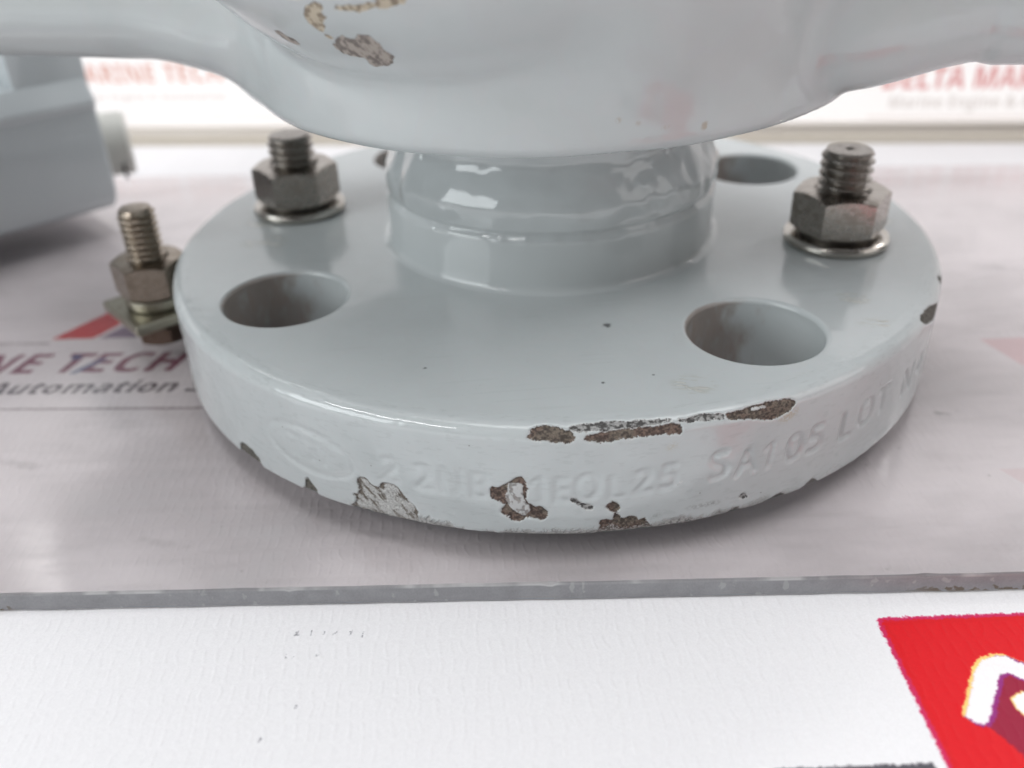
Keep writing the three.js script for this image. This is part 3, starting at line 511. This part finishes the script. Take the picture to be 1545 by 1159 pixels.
{
  const sheet = new THREE.Group(); sheet.name = numbered('clear_plastic_sheet'); scene.add(sheet); sheet.position.y = GY * M;
  tag(sheet, 'clear scuffed plastic sheet with a sawn grey front edge, lying on the banner', 'plastic sheet');
  const fz = (x) => 67.8 + 0.0205 * x, bz = (x) => -81 + 0.066 * x, X = 230, T = 2.6;
  const sh = new THREE.Shape([[-X, -fz(-X)], [X, -fz(X)], [X, -bz(X)], [-X, -bz(-X)]].map(([x, y]) => new THREE.Vector2(x, y)));
  const geo = new THREE.ExtrudeGeometry(sh, { depth: T - 0.04, bevelEnabled: false }); geo.rotateX(-Math.PI / 2); geo.translate(0, 0.04, 0); geo.scale(M, M, M);
  const p = geo.attributes.position, uv = geo.attributes.uv;
  for (let i = 0; i < p.count; i++) uv.setXY(i, (p.getX(i) / M + 130) / 260, p.getY(i) > 2 * M ? (p.getZ(i) / M + 130) / 260 : -1);
  const AW = 800, marks = [[87, -14, 5, 1.2], [55.6, 35.4, 2, 0.8], [-25.8, 57.7, 5, 0.9], [-52, 58.2, 6, 1.2], [70, 40, 6, 1.5], [-78, 40, 5, 1.4]];
  const haze = (x, z) => fbm(x * 0.05, z * 0.11, 4, 800), wipe = (x, z) => smooth(fbm(x * 0.12 + z * 0.02, z * 0.7, 4, 810), 0.5, 0.72);
  const map = dataTex(AW, AW, (i, j, o) => {
    const x = i / AW * 260 - 130, z = j / AW * 260 - 130; const hz = haze(x, z); let d = 0.1 * smooth(hz, 0.36, 0.7) + 0.03 * wipe(x, z) * hz;
    for (const [a, b, rx, rz] of marks) if (Math.abs(x - a) < 2 * rx && Math.abs(z - b) < rx + 2 * rz) d = Math.max(d, (rx < 5.5 && a > 50 ? 0.3 : 0.14) * (1 - smooth(Math.hypot((x - a) / rx, (z - b - (x - a) * 0.25) / rz) + (fbm(x, z, 3, 820) - 0.5) * 0.9, 0.3, 1)));
    if (hash(i, j, 830) > 0.9996) d = Math.max(d, 0.25);
    if (j < 2) d = 0.02;
    o[0] = 0.945 * (1 - d); o[1] = 0.928 * (1 - d); o[2] = 0.929 * (1 - d);
  }, { srgb: true });
  const rough = dataTex(512, 512, (i, j, o) => { const x = i / 512 * 260 - 130, z = j / 512 * 260 - 130; o[0] = o[2] = 0; o[1] = 0.07 + 0.12 * haze(x, z) + 0.05 * wipe(x, z); });
  mesh('sheet_panel', geo, new THREE.MeshPhysicalMaterial({ color: 0xffffff, map, transmission: 1, thickness: 0, ior: 1.49, roughness: 1, roughnessMap: rough }), sheet);
  // sawn edge, slightly uneven
  const pos = [], uvs = [], idx = [], n = 920;
  for (let i = 0; i <= n; i++) {
    const x = -X + 2 * X * i / n, nick = Math.max(0, vnoise(x * 0.55, 2, 840) - 0.86) * 1.6, z = fz(x) + 0.12 + (vnoise(x * 0.3, 1, 850) - 0.5) * 0.1;
    pos.push(x, T + 0.02 - nick * 0.4, z - 0.3 - nick, x, T - 0.22 - nick, z, x, 0.25, z + 0.12, x, 0.03, z - 0.1);
    uvs.push(x / 120, 1, x / 120, 0.92, x / 120, 0.08, x / 120, 0);
    if (i < n) for (let j = 0; j < 3; j++) { const q = i * 4 + j; idx.push(q, q + 1, q + 4, q + 1, q + 5, q + 4); }
  }
  const eg = new THREE.BufferGeometry(); eg.setAttribute('position', new THREE.Float32BufferAttribute(pos.map((v) => v * M), 3)); eg.setAttribute('uv', new THREE.Float32BufferAttribute(uvs, 2)); eg.setIndex(idx); eg.computeVertexNormals();
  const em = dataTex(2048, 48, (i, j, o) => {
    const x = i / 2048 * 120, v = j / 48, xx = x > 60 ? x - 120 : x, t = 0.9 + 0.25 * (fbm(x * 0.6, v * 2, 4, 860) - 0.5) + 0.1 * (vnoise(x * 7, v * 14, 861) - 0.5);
    const edgeGlint = smooth(v, 0.86, 0.93) * (0.15 + 0.85 * smooth(fbm(x * 0.22, 3, 4, 865), 0.45, 0.7)); o[0] = lerp(0.31 * t, 0.66, edgeGlint * 0.7); o[1] = lerp(0.31 * t, 0.66, edgeGlint * 0.7); o[2] = lerp(0.325 * t, 0.66, edgeGlint * 0.7);  // catch light on the top chamfer, painted in as a paler band
    const grime = smooth(fbm(x * 1.2, v * 3, 4, 870) + (0.3 - v) * 0.9, 0.6, 0.72) * smooth(xx, 36, 42) * (1 - smooth(xx, 51, 53));
    o[0] = lerp(o[0], 0.12, grime * 0.85); o[1] = lerp(o[1], 0.085, grime * 0.85); o[2] = lerp(o[2], 0.05, grime * 0.85);
    const pale = smooth(fbm(x * 0.8, v * 1.5, 4, 880), 0.72, 0.8) * 0.25; for (let c = 0; c < 3; c++) o[c] = lerp(o[c], 0.62, pale);
  }, { srgb: true, wrap: THREE.RepeatWrapping });
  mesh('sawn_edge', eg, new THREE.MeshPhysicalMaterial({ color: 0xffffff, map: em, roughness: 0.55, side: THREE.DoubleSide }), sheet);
}
{
  const e = V(0.99431, 0, 0.10653), n = V(-0.10653, 0, 0.99431), basis = new THREE.Matrix4().makeBasis(e, V(0, 1, 0), n), at = V(-0.112, GY * M, -0.135);
  const c = canvas(2048, 400), g = c.getContext('2d'), k = 2048 / 400;   // 400 mm by 78 mm, from -80 mm
  g.fillStyle = WHITE; g.fillRect(0, 0, 2048, 400); g.setTransform(k, 0, 0, -k, 80 * k, 400); // y up in mm from the table
  const line = (t, x, y, font, fill, sx) => { g.save(); g.translate(x, y); g.scale(sx, -1); g.font = font; g.fillStyle = fill; g.fillText(t, 0, 0); g.restore(); };
  line('MARINE TECH', -28, 16, 'bold 7.6px sans-serif', '#cba198', 1.0);
  line('Marine Engine & Automation', -28, 10.4, 'bold 3.6px sans-serif', '#d0caca', 1.0);
  line('DELTA MARINE', 212, 12.6, 'bold 8.4px sans-serif', '#c98e8f', 0.9);
  line('Marine Engine & Automation', 215, 6.9, 'bold 4.4px sans-serif', '#cbc6c6', 1.0);
  g.fillStyle = '#dcd6d6'; g.fillRect(210, 4.1, 110, 0.8); g.fillRect(-60, 5.4, 110, 0.8);
  g.setTransform(1, 0, 0, 1, 0, 0); frayed(c, 3);
  const geo = new THREE.PlaneGeometry(0.9, 0.17, 90, 4); geo.translate(0.12, 0.085, 0);
  const p = geo.attributes.position, uv = geo.attributes.uv;
  for (let i = 0; i < p.count; i++) { uv.setXY(i, (p.getX(i) / M + 80) / 400, p.getY(i) / M / (400 / k)); }
  const bd = tag(mesh('backdrop_banner', geo, new THREE.MeshPhysicalMaterial({ color: 0xffffff, map: canvasTex(c), roughness: 1, transmission: 0.5, thickness: 0, side: THREE.DoubleSide }), scene), 'upright white backdrop banner with blurred red lettering behind the valve', 'backdrop');
  bd.quaternion.setFromRotationMatrix(basis); bd.position.copy(at);
  const strip = tag(mesh('trim_strip', new RoundedBoxGeometry(0.9, 0.0034, 0.002, 2, 0.0004), new THREE.MeshStandardMaterial({ color: new THREE.Color().setRGB(0.78, 0.73, 0.68), roughness: 0.6 }), scene), 'thin beige trim strip along the foot of the upright backdrop banner', 'trim strip');
  strip.quaternion.copy(bd.quaternion); strip.position.copy(at).addScaledVector(e, 0.12).addScaledVector(n, 0.0012); strip.position.y += 0.0018;
}
renderer.render(scene, camera);
